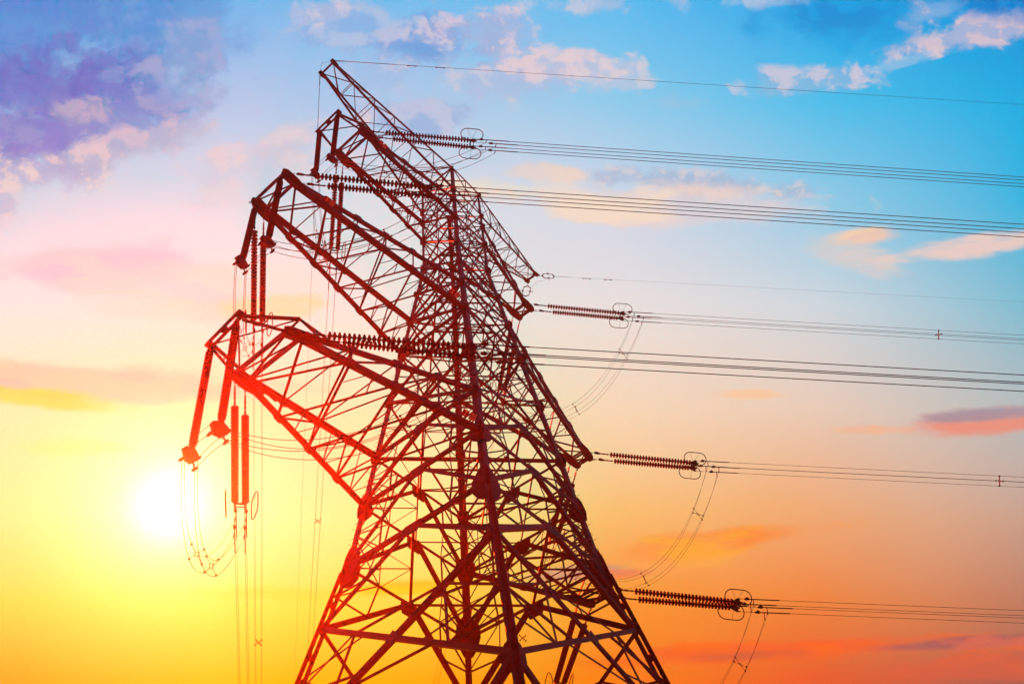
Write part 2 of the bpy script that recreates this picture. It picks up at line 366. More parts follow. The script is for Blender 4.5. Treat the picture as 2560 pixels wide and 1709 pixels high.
for k, (s, tp, nb) in EARTH.items():
    arm = empty('earth_wire_arm', P(s*1.5, 0, 52), tower); arm['label'] = ('upper left' if s < 0 else 'upper right')+' peak arm that carries the thin earth wire'
    A1, B1 = P(tp[0], -tp[1], tp[2]), P(tp[0], tp[1], tp[2]); ax = V((s, 0, 0))
    A0, B0, C0, D0 = P(s*1.5, -1.5, 50.6), P(s*1.5, 1.5, 50.6), P(s*1.5, -1.5, 53.7), P(s*1.5, 1.5, 53.7)
    for nm, p0, p1, nn, b in (('bottom_chord', A0, A1, (0, -1, 0), .13), ('bottom_chord', B0, B1, (0, 1, 0), .12), ('top_chord', C0, A1+V((0, 0, .08)), (0, -1, 0), .1), ('top_chord', D0, B1+V((0, 0, .08)), (0, 1, 0), .12)):
        m = MB(); m.angle(p0, p1, b, nn); obj(nm, m, STEEL, arm)
    E = []; up = (0, 0, 1); ch = lerp
    for i in range(nb):
        t0, t1 = i/nb, (i+1)/nb
        if i % 2: E += [(ch(A0, A1, t0), ch(B0, B1, t1), .05, (0, 0, -1)), (ch(C0, A1, t1), ch(D0, B1, t0), .05, up)]
        else: E += [(ch(B0, B1, t0), ch(A0, A1, t1), .05, (0, 0, -1)), (ch(D0, B1, t1), ch(C0, A1, t0), .05, up)]
        if 0 < i < nb: E += [(ch(A0, A1, t0), ch(B0, B1, t0), .05, (0, 0, -1)), (ch(C0, A1, t0), ch(D0, B1, t0), .045, up)]
    E += [(A1, ch(B0, B1, (nb-1)/nb), .05, up), (B1, ch(A0, A1, (nb-1)/nb), .05, up)]
    mesh_part('cross_lacing', E, arm)
    for p0, p1, q0, nn in ((A0, A1, C0, (0, -1, 0)), (B0, B1, D0, (0, 1, 0))):
        E = []
        for i in range(1, nb):
            t0, t1 = (i-1)/nb, i/nb
            E += [(ch(p0, p1, t1), ch(q0, p1, t1), .045, nn), (ch(q0, p1, t0), ch(p0, p1, t1), .05, nn)]
        mesh_part('side_lacing', E, arm)
    m = MB(); m.angle(A1, B1, .1, (s, 0, 0)); m.angle(A1+V((0, 0, .1)), B1+V((0, 0, .1)), .1, (s, 0, 0))
    for p, sg in ((A1, -1), (B1, 1)):
        m.plate([p+V((-s*.4, sg*.04, -.1)), p+V((s*.12, sg*.04, -.14)), p+V((s*.18, sg*.04, .1)), p+V((0, sg*.04, .26)), p+V((-s*.45, sg*.04, .12))], (0, 1, 0), .03)
        m.plate([p+V((-s*.4, -.12, -.03)), p+V((s*.16, -.16, -.03)), p+V((s*.2, .1, -.03)), p+V((-s*.1, .18, -.03)), p+V((-s*.4, .12, -.03))], (0, 0, 1), .03)
    obj('end_plate', m, PLATE, arm)

# ------------------------------------------------------------------ insulators, clamps, wires
AZ = {'near': -.763, 'far': .869}
SLS = {'near': .09, 'far': .129}              # droop of the insulator strings
SLW = {'near': .028, 'far': .055}             # droop of the wires
def dirs(span, sl): a = AZ[span]; return V((math.cos(a), math.sin(a), -sl)).normalized()
def side(span): a = AZ[span]; return V((-math.sin(a), math.cos(a), 0))
UP = V((0, 0, 1))
# one disc, shared by all copies: axis along +Z of the disc object
dm = MB(); dm._lathe(V((0, 0, 0)), UP, [(-.085, .035), (-.075, .055), (-.058, .06), (-.05, .1), (-.03, .148), (-.005, .164), (.022, .164), (.042, .15), (.05, .11), (.056, .06), (.088, .035)], 18)
DISC = bpy.data.meshes.new('insulator_disc'); DISC.from_pydata([tuple(v) for v in dm.v], [], dm.f); DISC.materials.append(PORC); DISC.polygons.foreach_set('use_smooth', [True]*len(DISC.polygons))
def aim(d): return d.to_track_quat('Z', 'Y').to_euler()
def racetrack(c, d, u, L, Wd, n=9):
    pts = []; r = Wd/2; s = L/2-r
    for i in range(n): t = -math.pi/2+math.pi*i/(n-1); pts.append(c+d*(s+r*math.cos(t))+u*r*math.sin(t))
    for i in range(n): t = math.pi/2+math.pi*i/(n-1); pts.append(c+d*(-s+r*math.cos(t))+u*r*math.sin(t))
    return pts
WORD = {'near': 'running right', 'far': 'running away behind the tower'}
wires_start = {}
def tension_set(key, span):
    s, zb, zt, to, ti, nb = ARMS[key]; sy = -1 if span == 'near' else 1
    d = dirs(span, SLS[span]); e1 = side(span); e2 = e1.cross(d)
    if e2.z < 0: e2 = -e2
    po, pi = P(to[0], sy*to[1], to[2]-.04), P(ti[0], sy*ti[1], ti[2]-.04)
    base = lerp(po, pi, .5)
    t = empty('insulator_set', base)
    where = ARMNAME[key]+' crossarm'
    tag(t, 'double string of dark disc insulators pulling '+('right' if span == 'near' else 'back and down')+' from the '+where+' end', 'insulator', 'tension insulator sets')
    sg0 = 1 if (po-pi).dot(e1) > 0 else -1
    yk = base+d*6.42
    for p, sg in ((po, sg0), (pi, -sg0)):
        q0 = p+d*.12; q1 = yk+e1*.225*sg; ax = (q1-q0).normalized(); Ln = (q1-q0).length
        m = MB()
        for i in range(3):                   # chain of shackles
            c = q0+ax*(.06+.1*i); o = (UP if i % 2 else e1); m.tube([c+ax*.065*math.cos(k*math.pi/4)+o*.035*math.sin(k*math.pi/4) for k in range(8)], .013, 6, True)
        m.plate([q0+ax*.38+e2*.02, q0+ax*.46+e2*.13, q0+ax*.62+e2*.12, q0+ax*.78+e2*.03, q0+ax*.72-e2*.06, q0+ax*.46-e2*.06], e1, .05)
        m.tube([q0+ax*.66, q0+ax*1.28], .035, 8)
        for h in (.72, .95, 1.24): m._lathe(q0+ax*h, ax, [(-.03, .03), (-.025, .055), (.025, .055), (.03, .03)], 10)
        m.tube([q0+ax*1.27, q0+ax*(Ln-.05)], .018, 6)
        st = obj('insulator_string', m, FITT, t, origin=tuple(q0))
        n = 28; L0 = 1.46
        for i in range(n):
            o = bpy.data.objects.new('disc', DISC); COL.objects.link(o); o.parent = st
            o.location = ax*(L0+(Ln-.12-L0)*i/(n-1)); o.rotation_euler = aim(-ax)
        m = MB()                             # triangular yoke that splits to two wires
        y = q1; m.plate([y-d*.12+e2*.03, y-d*.12-e2*.03, y+d*.22-e2*.25, y+d*.33-e2*.25, y+d*.33+e2*.25, y+d*.22+e2*.25], e1, .035)
        m.bar(y-d*.15, y+d*.42, .09, .07, e2)
        obj('yoke_plate', m, PLATE, t)
    m = MB(); m.bar(yk-e1*.24+d*.05, yk+e1*.24+d*.05, .09, .05, e2); m.bar(yk-e1*.24+d*.24, yk+e1*.24+d*.24, .04, .04, e2); obj('cross_link', m, FITT, t)
    for sg in (-1, 1):
        c = yk+e1*.62*sg+d*.1; u = (e2+e1*sg*.22).normalized()
        if span == 'near': u = (e2*.85-e1*.5).normalized()
        m = MB(); m.tube(racetrack(c, d, u, 1.36, .78), .026, 8, True)
        obj('corona_ring', m, FITT, t, smooth=True)
        m = MB()
        for x in (-.3, .28): m.tube([yk+e1*.24*sg+d*.1, c+d*x+u*.39*(1 if x < 0 else 1)], .008, 5)
        m.tube([yk+e1*.24*sg+d*.12, c+d*.05-u*.39], .008, 5)
        obj('ring_stay', m, FITT, t)
    out = []
    dw = dirs(span, SLW[span])
    for sg in (1, -1):
        for su in (1, -1):
            ext = .38 if (su > 0) else .98
            a = yk+e1*.225*sg+e2*.225*su+d*.33; b = a+dw*ext
            m = MB(); m.tube([a-d*.03, b-dw*.05], .013, 6)
            m.tube([a+d*.03+UP*.03, a+d*.1, a+d*.03-UP*.03], .012, 5)
            m.blob(b, dw, .3, .065); m.plate([b-dw*.08+e2*.02, b+dw*.02+e2*.13, b+dw*.13+e2*.05, b+dw*.05-e2*.08], e1, .05)
            m.tube([b+dw*.1, b+dw*.3, b+dw*.34], .026, 8)
            lug = b+dw*.34; m.tube([lug, lug-UP*.1-dw*.03, lug-UP*.42-dw*.1], .024, 7)
            obj('wire_clamp', m, FITT, t)
            out.append((sg, su, b+dw*.2, lug-UP*.36-dw*.09))
    wires_start[(key, span)] = (out, dw, e1, e2, yk)
ORDER = ('TL', 'ML', 'BL', 'TR', 'MR', 'BR')
for key in ORDER:
    for span in ('near', 'far'): tension_set(key, span)

def wirepath(p, dw, L, n=36, k=.5):
    dh = V((dw.x, dw.y, 0)); sl = dw.z
    return [p+V((dw.x*l, dw.y*l, sl*l-sl*l*l/(2*230.))) for l in [L*(i/n)**1.6 for i in range(n+1)]]
POSW = {(1, 1): 'upper left', (-1, 1): 'upper right', (1, -1): 'lower left', (-1, -1): 'lower right'}
POSN = {(1, 1): 'upper far', (-1, 1): 'upper near', (1, -1): 'lower far', (-1, -1): 'lower near'}
bundle = {}
for key in ORDER:
    for span in ('near', 'far'):
        out, dw, e1, e2, yk = wires_start[(key, span)]
        bundle[(key, span)] = []
        for sg, su, st, lug in out:
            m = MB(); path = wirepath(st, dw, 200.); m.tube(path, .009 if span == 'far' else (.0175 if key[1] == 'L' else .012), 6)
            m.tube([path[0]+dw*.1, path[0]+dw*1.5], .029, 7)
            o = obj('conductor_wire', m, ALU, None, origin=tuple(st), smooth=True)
            pos = (POSN if span == 'near' else POSW)[(sg, su)]
            tag(o, pos+' wire of the four '+WORD[span]+' from the '+ARMNAME[key]+' crossarm', 'power line', 'conductor wires')
            bundle[(key, span)].append(path)

def spacer(pts, label, arm=.03, ball=.05, name='spacer', ax=None, group='bundle spacers'):
    c = sum(pts, V((0, 0, 0)))/len(pts); m = MB()
    for p in pts:
        m.bar(lerp(c, p, .12), lerp(c, p, .95), arm, arm*.8, ax or UP); m.blob(lerp(c, p, .98), ax or UP, ball*2.6, ball, 8)
    if len(pts) == 4:
        m.tube([c+(p-c).normalized()*.11 for p in (pts[0], pts[2], pts[3], pts[1])], .018, 6, True)
    o = obj(name, m, FITT, None, origin=tuple(c)); tag(o, label, 'spacer', group); return o
def at(path, L):
    acc = 0
    for a, b in zip(path, path[1:]):
        l = (b-a).length
        if acc+l >= L: return lerp(a, b, (L-acc)/l)
        acc += l
    return path[-1]
for key, span, L, lab in (('TR', 'near', 22.5, 'small dark cross shaped spacer on the bundle running right from the upper right crossarm'), ('MR', 'near', 19., 'small dark cross shaped spacer on the bundle running right from the middle right crossarm'),
                     ('TL', 'far', 25.5, 'spacer on the wires dropping away from the upper left crossarm, left of the tower'), ('ML', 'far', 27.5, 'spacer on the wires dropping away from the middle left crossarm, low in yellow sky'),
                     ('TR', 'far', 12.8, 'tilted spacer seen through the tower, on the wires behind the upper right crossarm'), ('MR', 'far', 10.2, 'spacer on the wires behind the middle right crossarm, seen beside the near leg')):
    YK, DW = wires_start[(key, span)][4], wires_start[(key, span)][1]
    spacer([at(p, L-(p[0]-YK).dot(DW)+.9) for p in bundle[(key, span)]], lab, .05, .05, 'spacer', bundle[(key, span)][0][5]-bundle[(key, span)][0][4])

# jumper support insulators on the left arms
SUP = {'BL': (((-13.93, -.5, 24.45), (-13.32, -.25, 19.05)), ((-13.80, 1.24, 24.45), (-13.23, 1.42, 19.05))),
       'ML': (((-13.87, -.8, 35.3), (-13.60, -.66, 29.85)), ((-13.72, 1.25, 35.3), (-13.69, .95, 29.85))),
       'TL': (((-11.37, -.78, 47.1), (-11.06, -.59, 41.65)), ((-11.36, .82, 47.1), (-11.05, .76, 41.65)))}
jump_pts = {}
for key, pair in SUP.items():
    jump_pts[key] = []
    for i, (a, b) in enumerate(pair):
        a, b = P(*a), P(*b); d = (b-a).normalized(); L = (b-a).length
        t = empty('jumper_insulator', a)
        tag(t, ('outer' if i else 'inner')+' thick ribbed insulator hanging from the '+ARMNAME[key]+' crossarm tip', 'insulator', 'hanging jumper insulators')
        m = MB(); m.tube([a, a+d*.22], .03, 7); m._lathe(a+d*.1, d, [(-.04, .03), (-.03, .06), (.03, .06), (.04, .03)], 10)
        obj('hanger', m, FITT, t)
        m = MB(); prof = [(0, .06)]; n = 58; h0, h1 = .2, L-.55
        for k in range(n):
            h = h0+(h1-h0)*k/n; r = .155 if k % 2 == 0 else .135; q = (h1-h0)/n
            r *= min(1, .75+k*.15, .75+(n-1-k)*.15)
            prof += [(h, .105), (h+q*.35, r), (h+q*.65, r), (h+q*.98, .105)]
        prof += [(h1+.02, .05)]
        m._lathe(a, d, prof, 16); obj('shed_column', m, PORC, t)
        # weight plates and clamp at the foot
        m = MB(); e = V((.75, -.1, 0)).normalized() if i == 0 else V((.75, .1, 0)).normalized(); c = a+d*(L-.2)
        f = V((0, 0, 1))
        for off in (-.06, 0, .06):
            y = d.cross(e).normalized()*off
            m.plate([c+y+e*.25+f*.18, c+y+e*.32, c+y+e*.1-f*.3, c+y-e*.17-f*.3, c+y-e*.32-f*.02, c+y-e*.25+f*.2, c+y+f*.34], d.cross(e), .045)
        m.tube([a+d*(L-.6), a+d*(L-.2)], .04, 8)
        obj('weight_plate', m, FITT, t)
        y = d.cross(e).normalized(); J = []
        for su in (1, -1):
            for sg in (1, -1):
                q = c+e*.30*sg-f*.05+f*.24*su-f*.1
                m = MB(); m.blob(q, y, .34, .06, 8); m.bar(q, lerp(q, c, .5), .05, .04); obj('wire_clamp', m, FITT, t); J.append(q)
        jump_pts[key].append(J)
# jumper wires
def cat(A, B, sag, n=28, p=2.):
    return [lerp(A, B, i/n)-V((0, 0, 4*sag*(i/n)*(1-i/n))) for i in range(n+1)]
SAGR = {'TR': 4.75, 'MR': 4.9, 'BR': 4.3}
PW = ('first', 'second', 'third', 'fourth')
for key in ORDER:
    nr = wires_start[(key, 'near')][0]; fr = wires_start[(key, 'far')][0]; paths = []
    idx = [(1, 1), (-1, 1), (1, -1), (-1, -1)]
    for i, (sg, su) in enumerate(idx):
        A = [o[3] for o in nr if (o[0], o[1]) == (sg, su)][0]; B = [o[3] for o in fr if (o[0], o[1]) == (-sg, su)][0]
        if key in SAGR: paths.append([cat(A, B, SAGR[key])])
        else:
            j = {(1, 1): 0, (-1, 1): 1, (1, -1): 2, (-1, -1): 3}[(sg, su)]
            S0, S1 = jump_pts[key][0][j], jump_pts[key][1][j]
            paths.append([cat(A, S0, 2.3), cat(S0, S1, -.12, 10), cat(S1, B, 3. if key == 'BL' else 2.4)])
    names = ('inner upper', 'outer upper', 'inner lower', 'outer lower')
    for i, ps in enumerate(paths):
        m = MB()
        pts = ps[0]
        for q in ps[1:]: pts = pts+q[1:]
        m.tube(pts, .012 if key[1] == 'L' else .008, 6); o = obj('jumper_wire', m, ALU, None, origin=tuple(pts[0]), smooth=True)
        tag(o, names[i]+' slack jumper wire looping past the '+ARMNAME[key]+' crossarm end', 'jumper cable', 'jumper wires')
    segs = [(0, .16), (0, .5), (0, .84)] if key in SAGR else [(0, .35), (0, .68), (2, .4), (2, .66)]
    words = ('nearest the right clamps', 'at the lowest point', 'nearest the rear clamps') if key in SAGR else ('on the long loop near the right clamps', 'on the long loop near the hanging insulator', 'first on the short rear loop', 'last on the short rear loop')
    for (sI, t), w in zip(segs, words):
        pts = [ps[sI][int(round(t*(len(ps[sI])-1)))] for ps in paths]
        spacer(pts, 'thin jumper spacer '+w+' under the '+ARMNAME[key]+' crossarm', .016, .042, 'jumper_spacer', None, 'jumper spacers')

# earth wires, their fittings and vibration dampers
for key, (s, tp, nb) in EARTH.items():
    nm = 'upper left' if s < 0 else 'upper right'
    for span, sy in (('near', -1), ('far', 1)):
        p = P(tp[0]+s*.1, sy*tp[1], tp[2]-.02); sl = {'EL': {'near': -.001, 'far': .05}, 'ER': {'near': .016, 'far': .06}}[key][span]
        d = dirs(span, sl); e1 = side(span); e2 = e1.cross(d); e2 = e2 if e2.z > 0 else -e2
        t = empty('earth_wire_fitting', p)
        tag(t, ('square twin-insulator' if s > 0 else 'small')+' earth wire fitting on the '+nm+' peak arm tip '+('facing right' if span == 'near' else 'facing back'), 'fitting', 'earth wire fittings')
        if s > 0:
            m = MB()
            for i in range(3):
                c = p+d*(.1+.1*i); o = (e2 if i % 2 else e1); m.tube([c+d*.065*math.cos(k*math.pi/4)+o*.03*math.sin(k*math.pi/4) for k in range(8)], .012, 6, True)
            obj('shackle', m, FITT, t)
            w = e2 if span == 'near' else e1
            for x, sgn in ((.46, 1), (1.22, -1)):
                c = p+d*x; m = MB(); nn = d.cross(w)
                m.plate([c-d*.07*sgn, c+d*.1*sgn+w*.3, c+d*.02*sgn+w*.3, c-d*.12*sgn+w*.06, c-d*.12*sgn-w*.06, c+d*.02*sgn-w*.3, c+d*.1*sgn-w*.3], nn, .04); obj('yoke_plate', m, FITT, t)
            for sg in (-1, 1):
                a = p+d*.52+w*.29*sg; m = MB(); b = a+d*.64
                m.tube([a, b], .022, 7)
                for h in (.25, .32, .39): m._lathe(a+d*h, d, [(-.02, .03), (0, .07), (.02, .03)], 12)
                m.tube([a+d*.28, a+d*.28+w*.22*sg, a+d*.45+w*.26*sg], .009, 5); m.tube([a+d*.36, a+d*.36+w*.15*sg, a+d*.2+w*.2*sg], .009, 5)
                obj('small_insulator', m, PORC, t)
            st = p+d*1.3
        else:
            m = MB()
            for i in range(3):
                c = p+d*(.08+.1*i); o = (e2 if i % 2 else e1); m.tube([c+d*.065*math.cos(k*math.pi/4)+o*.03*math.sin(k*math.pi/4) for k in range(8)], .012, 6, True)
            for h in (.45, .62, .78): m.blob(p+d*h, d, .13, .04, 8)
            m.tube([p+d*.3, p+d*1.1], .014, 6); obj('strain_clamp', m, FITT, t)
            st = p+d*1.0
        path = wirepath(st, d, 200.); m = MB(); m.tube(path, .011 if s < 0 else .005, 6); m.tube([path[0], path[0]+d*(3.2 if s < 0 else 1.2)], .019 if s < 0 else .014, 6)
        o = obj('earth_wire', m, ALU, None, origin=tuple(st), smooth=True)
        tag(o, 'single thin earth wire '+('running right' if span == 'near' else 'dropping away')+' from the '+nm+' peak arm', 'power line', 'earth wires')
        for L, w in (((4.3, 'nearer'), (6.2, 'farther')) if s < 0 else ((2.6, 'nearer'), (4.3, 'farther'))):
            c = at(path, L)-UP*.06; m = MB(); m.tube([c-d*.3, c+d*.3], .009, 5); m.blob(c-d*.24, d, .2, .038, 8); m.blob(c+d*.24, d, .2, .038, 8); m.bar(c-UP*.03, c+UP*.08, .05, .04, d)
            o = obj('vibration_damper', m, FITT, None, origin=tuple(c)); tag(o, w+' dumbbell damper on the '+('right running' if span == 'near' else 'rear')+' earth wire of the '+nm+' arm', 'damper', 'vibration dampers')
    # slack lead round the tip
    a, b = P(tp[0]+s*.1, -tp[1], tp[2])+dirs('near', 0)*1.0, P(tp[0]+s*.1, tp[1], tp[2])+dirs('far', 0)*1.0
    m = MB(); pk = P(tp[0]+s*.45, 0, tp[2]-.05); m.tube([a, lerp(a, pk, .55)+V((s*.1, 0, -.1)), pk, lerp(b, pk, .55)+V((s*.1, 0, -.1)), b], .009, 5)
    o = obj('earth_lead', m, ALU); tag(o, 'slack earth lead curving round the tip of the '+nm+' peak arm', 'cable')

# circuit plates: a Roman one and a boxed character on a pair of small enamel boards
def circuit_sign(c, right, n, w, label):
    right = V(right).normalized(); n = V(n).normalized(); up = n.cross(right)
    if up.z < 0: up = -up
    t = empty('circuit_sign', c); tag(t, label, 'sign', 'circuit number plates')
    for k, x in enumerate((-.62, .62)):
        c0 = c+right*x*w; m = MB(); m.plate([c0-right*w*.5-up*w*.5, c0+right*w*.5-up*w*.5, c0+right*w*.5+up*w*.5, c0-right*w*.5+up*w*.5], n, .02)
        o = obj('board', m, SIGNR if k == 0 else SIGNW, t)
        g = MB()
        def q(x0, y0, x1, y1):
            f = c0+n*.016; g.plate([f+right*x0*w+up*y0*w, f+right*x1*w+up*y0*w, f+right*x1*w+up*y1*w, f+right*x0*w+up*y1*w], n, .01)
        if k == 0: q(-.07, -.28, .07, .28); q(-.22, .28, .22, .38); q(-.22, -.38, .22, -.28)
        else:
            for r0, th in ((.36, .07), (.15, .06)):
                q(-r0, -r0, -r0+th, r0); q(r0-th, -r0, r0, r0); q(-r0+th, r0-th, r0-th, r0); q(-r0+th, -r0, r0-th, -r0+th)
        obj('character', g, SIGNW if k == 0 else SIGNK, o)
CAM = V((-22.7746, -17.9532, EYE))
def on_chord(key, top, sg, t, lift):
    s, zb, zt, to, ti, nb = ARMS[key]; z = zt if top else zb
    return lerp(P(s*wid(z), sg*wid(z), z), P(ti[0], sg*ti[1], ti[2]+(.22 if top else 0)), t)+V((0, sg*.12, lift))
for key, t, w, lab in (('BL', .085, .3, 'largest circuit plate, red and white squares on the lower left crossarm beside the near leg'), ('ML', .08, .28, 'red and white circuit plate on the middle left crossarm where it meets the tower'),
                       ('TL', .86, .26, 'red and white circuit plate near the tip of the upper left crossarm'), ('ML', .83, .26, 'red and white circuit plate near the tip of the middle left crossarm')):
    s, zb, zt, to, ti, nb = ARMS[key]; ax = (P(ti[0], -ti[1], ti[2])-P(s*wid(zb), -wid(zb), zb)).normalized()
    c = on_chord(key, False, -1, t, .30); n = (CAM-c); n = n-ax*n.dot(ax)
    circuit_sign(c, -ax, n, w, lab)

# ------------------------------------------------------------------ ground
m = MB(); N = 40; S = 900.
for i in range(N+1):
    for j in range(N+1):
        x, y = -S+2*S*i/N, -S+2*S*j/N; r = math.hypot(x, y)
        z = 0 if r < 60 else min(1, (r-60)/200)*(.5*math.sin(x*.013)+.5*math.cos(y*.017))-.002*max(0, r-60)*0
        m.v.append(V((x, y, z)))
for i in range(N):
    for j in range(N): m.f.append((i*(N+1)+j, (i+1)*(N+1)+j, (i+1)*(N+1)+j+1, i*(N+1)+j+1)); m.m.append(0)
g = obj('ground', m, FIELD, None, origin=(0, 0, 0)); tag(g, kind='structure')

# ------------------------------------------------------------------ haze, added to stand in for the lens glare over the tower
m = MB(); x0, x1, y0, y1, z0, z1 = -905, 905, -905, 905, -2.2, 60.5
m.add([(x0, y0, z0), (x1, y0, z0), (x1, y1, z0), (x0, y1, z0), (x0, y0, z1), (x1, y0, z1), (x1, y1, z1), (x0, y1, z1)], [(0, 3, 2, 1), (4, 5, 6, 7), (0, 1, 5, 4), (1, 2, 6, 5), (2, 3, 7, 6), (3, 0, 4, 7)])
hm = bpy.data.materials.new('glare_haze'); hm.use_nodes = True; nt = hm.node_tree; nt.nodes.clear()
o_ = nt.nodes.new('ShaderNodeOutputMaterial'); pv = nt.nodes.new('ShaderNodeVolumePrincipled')
HAZE_D, HAZE_G = .0006, .935
pv.inputs['Color'].default_value = (.97, .5, .4, 1); pv.inputs['Density'].default_value = HAZE_D; pv.inputs['Anisotropy'].default_value = HAZE_G
nt.links.new(pv.outputs['Volume'], o_.inputs['Volume'])
hz = obj('haze', m, hm, None, origin=(0, 0, 0)); tag(hz, kind='stuff')

# ------------------------------------------------------------------ camera
cd = bpy.data.cameras.new('camera'); cam = bpy.data.objects.new('camera', cd); COL.objects.link(cam); sc.camera = cam
cd.sensor_width = 36; cd.lens = 28.6367; cd.shift_x = .06242; cd.shift_y = .01097; cd.clip_end = 6000; cd.clip_start = .1
R_, U_, F_ = V((.667885, -.743596, -.031542)), V((-.561651, -.531365, .634192)), V((.488343, .405852, .772532))
cam.matrix_world = Matrix(((R_.x, U_.x, -F_.x, CAM.x), (R_.y, U_.y, -F_.y, CAM.y), (R_.z, U_.z, -F_.z, CAM.z), (0, 0, 0, 1)))

# ------------------------------------------------------------------ sun
SUN = V((.3398, .7074, .6198)).normalized()
EXPO = 3.35
sd = bpy.data.lights.new('sun', 'SUN'); sd.energy = 5.; sd.angle = math.radians(.5); sd.color = (1., .026, .003)
so = bpy.data.objects.new('sun', sd); COL.objects.link(so); so.rotation_euler = SUN.to_track_quat('Z', 'Y').to_euler(); so.location = (0, 0, 120)

# ------------------------------------------------------------------ sky: a painted evening sky as a function of direction
def lin(c): return tuple(((x/255)/12.92 if x/255 <= .04045 else ((x/255+.055)/1.055)**2.4) for x in c)
w = bpy.data.worlds.new('World'); sc.world = w; w.use_nodes = True; nt = w.node_tree; nt.nodes.clear()
def N_(t, **k):
    n = nt.nodes.new(t)
    for a, b in k.items(): setattr(n, a, b)
    return n
def inp(n, i, v):
    if hasattr(v, 'is_output') or isinstance(v, bpy.types.NodeSocket): nt.links.new(v, n.inputs[i])
    else: n.inputs[i].default_value = v
def math_(op, a, b=None, clamp=False):
    n = N_('ShaderNodeMath', operation=op, use_clamp=clamp); inp(n, 0, a)
    if b is not None: inp(n, 1, b)
    return n.outputs[0]
def dot(a, v): n = N_('ShaderNodeVectorMath', operation='DOT_PRODUCT'); inp(n, 0, a); inp(n, 1, tuple(v)); return n.outputs['Value']
tc = N_('ShaderNodeTexCoord'); D = N_('ShaderNodeVectorMath', operation='NORMALIZE'); nt.links.new(tc.outputs['Generated'], D.inputs[0]); D = D.outputs[0]
# chart of the western sky: a gnomonic chart about a fixed compass direction, u eastward and v downward, both 0..1 over the lit part
f = math_('MAXIMUM', dot(D, F_), .12)
u = math_('ADD', math_('MULTIPLY', math_('DIVIDE', dot(D, R_), f), .79546), .4376)
v = math_('ADD', math_('MULTIPLY', math_('DIVIDE', dot(D, U_), f), -1.19155), .51643)
# uneven air
cmb = N_('ShaderNodeCombineXYZ'); inp(cmb, 0, u); inp(cmb, 1, math_('MULTIPLY', v, .6676)); UVs = cmb.outputs[0]
nz = N_('ShaderNodeTexNoise'); nz.inputs['Scale'].default_value = 3.; nz.inputs['Detail'].default_value = 3; nt.links.new(UVs, nz.inputs['Vector'])
wob = math_('SUBTRACT', nz.outputs['Fac'], .5)
vv = math_('ADD', v, math_('MULTIPLY', wob, .07)); uu = math_('ADD', u, math_('MULTIPLY', wob, .05))
ROWS = [0, .15, .3, .45, .6, .75, .88, 1.]
TAB = {0.: [(70, 150, 222), (182, 194, 228), (220, 214, 226), (246, 228, 222), (255, 233, 175), (255, 236, 148), (255, 214, 82), (255, 160, 36)],
 .2: [(120, 180, 234), (192, 200, 232), (234, 220, 228), (250, 230, 220), (255, 236, 168), (255, 243, 160), (255, 232, 84), (255, 190, 8)],
 .4: [(125, 188, 236), (184, 200, 231), (232, 221, 226), (246, 226, 216), (255, 229, 175), (255, 238, 138), (255, 212, 66), (255, 166, 0)],
 .6: [(95, 186, 238), (146, 202, 234), (212, 214, 230), (238, 222, 218), (250, 212, 178), (253, 190, 112), (254, 150, 50), (253, 122, 22)],
 .8: [(48, 167, 229), (84, 190, 233), (150, 202, 228), (208, 214, 220), (232, 202, 182), (238, 170, 118), (238, 132, 64), (230, 92, 44)],
 1.: [(26, 142, 214), (34, 172, 226), (62, 180, 222), (128, 188, 208), (182, 186, 186), (200, 160, 140), (190, 122, 94), (160, 92, 80)]}
prev = None; cols = sorted(TAB)
for i, c in enumerate(cols):
    r = N_('ShaderNodeValToRGB'); el = r.color_ramp.elements
    while len(el) < len(ROWS): el.new(.5)
    for e, p, q in zip(el, ROWS, TAB[c]): e.position = p; e.color = lin(q)+(1,)
    r.color_ramp.interpolation = 'LINEAR'; nt.links.new(vv, r.inputs[0])
    if prev is None: prev = r.outputs[0]
    else:
        mr = N_('ShaderNodeMapRange'); inp(mr, 0, uu); mr.inputs[1].default_value = cols[i-1]; mr.inputs[2].default_value = c
        mx = N_('ShaderNodeMix', data_type='RGBA'); inp(mx, 0, mr.outputs[0]); nt.links.new(prev, mx.inputs[6]); nt.links.new(r.outputs[0], mx.inputs[7]); prev = mx.outputs[2]
# clouds
def noise(scale, sx, detail=7, rough=.6, off=(0, 0, 0)):
    mp = N_('ShaderNodeMapping'); mp.inputs['Scale'].default_value = (sx, 1, 1); mp.inputs['Location'].default_value = off; nt.links.new(UVs, mp.inputs[0])
    n = N_('ShaderNodeTexNoise'); n.inputs['Scale'].default_value = scale; n.inputs['Detail'].default_value = detail; n.inputs['Roughness'].default_value = rough; n.inputs['Distortion'].default_value = .25
    nt.links.new(mp.outputs[0], n.inputs['Vector']); return n.outputs['Fac']
puff = noise(21, .8, 10, .66); streak = noise(15, .34, 8, .62, (7, 2, 0))
puff2 = noise(21, .8, 10, .66, (.009*.8, -.012, 0)); streak2 = noise(15, .34, 8, .62, (7+.01*.34, 2-.016, 0))
def lit(a, b):
    mr = N_('ShaderNodeMapRange', interpolation_type='SMOOTHSTEP'); inp(mr, 0, math_('SUBTRACT', a, b)); mr.inputs[1].default_value = -.03; mr.inputs[2].default_value = .07; return mr.outputs[0]
lits = (lit(puff, puff2), lit(streak, streak2)); fld = (puff, streak)
